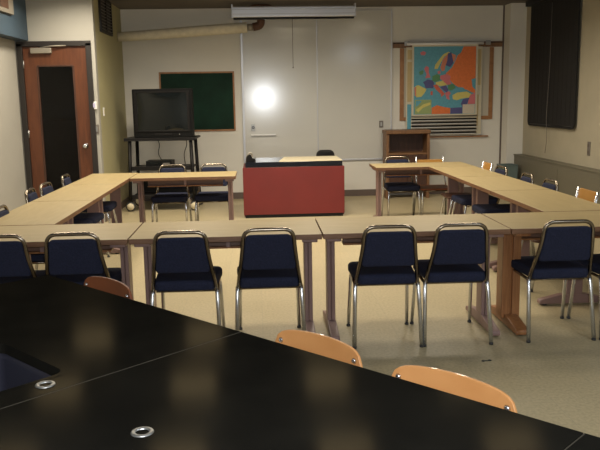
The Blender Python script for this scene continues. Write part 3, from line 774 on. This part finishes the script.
# plywood chairs
def ply_chair(label, wm, s, off, yaw=0.0, dz=0, hw=.206):
    p = C0 + U * s - Nn * off
    # local +y points toward the bench
    t = thing('plywood_chair', label, 'chair', (p.x, p.y, 0), ang + PI + yaw, 'bentwood plywood chairs tucked at the lab bench')
    def curve(v): return (v[0], v[1] + .9 * v[0] * v[0], v[2])
    b = MB()
    # backrest : rounded slab, curved, subdivided along x
    top = []; N_ = 28
    for i in range(N_ + 1):
        u = -1 + 2 * i / N_
        a_ = abs(u)
        x = .208 * (1 - (1 - a_) ** 1.0) * (1 if u >= 0 else -1)
        zt = .710 + .052 * (1 - a_ ** 9) ** .6 + .016 * (1 - a_ * a_)
        zb = .660 - .055 * (1 - a_ ** 9) ** .7
        top.append((hw * u, zt + dz, zb + dz))
    vs = []; fs = []
    for x, zt, zb in top:
        y = -.22 + .5 * x * x
        vs += [(x, y - .006, zb), (x, y + .006, zb), (x, y + .004, zt), (x, y - .008, zt)]
    n_ = len(top)
    for i in range(n_ - 1):
        a = i * 4
        fs += [(a, a + 4, a + 5, a + 1), (a + 1, a + 5, a + 6, a + 2), (a + 2, a + 6, a + 7, a + 3), (a + 3, a + 7, a + 4, a)]
    fs += [(0, 1, 2, 3), (4 * n_ - 1, 4 * n_ - 2, 4 * n_ - 3, 4 * n_ - 4)]
    b.add(vs, fs, 0)
    bk = b.build('backrest', wm, t, bevel=.003)
    for sx in (-1, 1):
        x = sx * (hw - .032)
        for dy, nm in ((.008, 1), (-.010, -1)):
            MB().lathe([(.001, nm * .006), (.007, nm * .005), (.011, 0), (.001, 0)], (x, -.22 + .5 * x * x + dy, .727 + dz), 12, axis='y').build('screw', 'chrome', bk)
    b = MB().prism(rpoly([(-.17, -.17), (.17, -.17), (.205, .20), (-.205, .20)], [.06, .06, .05, .05], 6), .43, .443, 'z', fn=lambda v: (v[0], v[1], v[2] + .25 * v[0] * v[0] - (.02 if v[1] > .18 else 0)))
    b.build('seat', wm, t, bevel=.003)
    for sx in (-1, 1):
        x = sx * .190
        MB().tube(smooth_path([(sx * .190, -.203, .712 + dz), (sx * .190, -.19, .60), (sx * .19, -.15, .42), (sx * .18, .12, .415)], .06), .011, 10).build('side_tube', 'chrome', t)
        MB().tube([(sx * .185, -.13, .415), (sx * .215, -.24, .01)], .011, 10).build('leg', 'chrome', t)
        MB().tube([(sx * .18, .11, .41), (sx * .21, .21, .01)], .011, 10).build('leg', 'chrome', t)
    MB().tube([(-.185, -.12, .412), (.185, -.12, .412)], .009, 8).build('cross_bar', 'chrome', t)
    return t
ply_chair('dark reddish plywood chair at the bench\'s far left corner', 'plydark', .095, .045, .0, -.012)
ply_chair('light orange plywood chair at the middle of the bench edge', 'ply', 1.44, .045, .0, -.008)
ply_chair('light orange plywood chair nearest the lower right corner', 'ply', 2.0, .03, .0, -.009, .222)

# floor scuff
b = MB(); b.lathe([(.001, .0), (.012, .0), (.009, .004), (.001, .005)], (-.02, 0, 0), 10); b.lathe([(.001, .0), (.012, .0), (.009, .004), (.001, .005)], (.022, .006, 0), 10); b.box(-.018, .02, -.004, .006, 0, .003)
tag(b.build('paper_scrap', 'dirt', loc=(1.36, 4.27, .0)), 'small dark scrap lying on the floor in front of the near row chairs', 'litter')

# ------------------------------------------------------------------ lamps
lampE = 24
lt = None
n_ = 0
for row, y in enumerate((5.9, 7.5, 9.2)):
    for c, x in enumerate((-2.15, -.74, .68, 2.12)):
        t = thing('ceiling_light', 'square recessed warm ceiling light over the tables, row %s' % ('nearest', 'middle', 'farthest')[row], 'ceiling light', (x, y, H), 0, 'warm ceiling lights above the square of tables')
        MB().box(-.26, -.23, -.26, .26, -.022, 0).box(.23, .26, -.26, .26, -.022, 0).box(-.23, .23, -.26, -.23, -.022, 0).box(-.23, .23, .23, .26, -.022, 0).build('frame', 'white', t)
        MB().box(-.229, .229, -.229, .229, -.012, -.002).build('diffuser', 'lamp', t)
        L = bpy.data.lights.new('lamp_light', 'AREA'); L.shape = 'SQUARE'; L.size = .45; L.energy = lampE * (.42, .78, 1.35)[row]; L.color = (1, .89, .72); L.spread = math.radians(160)
        lo = bpy.data.objects.new('lamp_light', L); COL.objects.link(lo); lo.parent = t; lo.location = (0, 0, -.016)
for x, y, en in ((2.9, 1.4, 46), (-.6, -.8, 12)):  # unseen cool panels added as fill for the near floor and chair legs
    t = thing('cool_fill_light', 'added cool fill panel on the ceiling near the camera end of the room, ' + ('right side' if x > 0 else 'left side'), 'ceiling light', (x, y, H))
    MB().box(-.31, .31, -.61, .61, -.05, 0).build('housing', 'white', t)
    MB().box(-.28, .28, -.58, .58, -.056, -.051).build('diffuser', 'coolfill', t)
    L = bpy.data.lights.new('fill_panel_light', 'AREA'); L.shape = 'RECTANGLE'; L.size = .5; L.size_y = 1.1; L.energy = en; L.color = (.78, .88, 1)
    lo = bpy.data.objects.new('fill_panel_light', L); COL.objects.link(lo); lo.parent = t; lo.location = (0, 0, -.06)
# camera flash
L = bpy.data.lights.new('camera_flash', 'POINT'); L.energy = 230; L.shadow_soft_size = .02; L.color = (.92, .96, 1)
lo = bpy.data.objects.new('camera_flash', L); COL.objects.link(lo); lo.location = (.05, .0, 1.66)

W = bpy.data.worlds.new('world'); S.world = W; W.use_nodes = True
W.node_tree.nodes['Background'].inputs[0].default_value = (.02, .018, .015, 1); W.node_tree.nodes['Background'].inputs[1].default_value = .3

# ------------------------------------------------------------------ camera
f, p_, y_, r_ = 743.1054, .1683, .0544, -.0172
fwd = Vector((math.sin(y_) * math.cos(p_), math.cos(y_) * math.cos(p_), -math.sin(p_)))
right = Vector((math.cos(y_), -math.sin(y_), 0)); up = right.cross(fwd)
c, s_ = math.cos(r_), math.sin(r_)
R2 = right * c + up * s_; U2 = up * c - right * s_
cam = bpy.data.cameras.new('camera'); cam.sensor_width = 36; cam.lens = f / 600 * 36; cam.clip_start = .05; cam.clip_end = 100
co = bpy.data.objects.new('camera', cam); COL.objects.link(co)
co.matrix_world = Matrix(((R2.x, U2.x, -fwd.x, 0), (R2.y, U2.y, -fwd.y, 0), (R2.z, U2.z, -fwd.z, 1.60), (0, 0, 0, 1)))
S.camera = co
S.view_settings.view_transform = 'Standard'; S.view_settings.look = 'None'; S.view_settings.exposure = .06; S.view_settings.gamma = 1
S.view_settings.use_curve_mapping = False
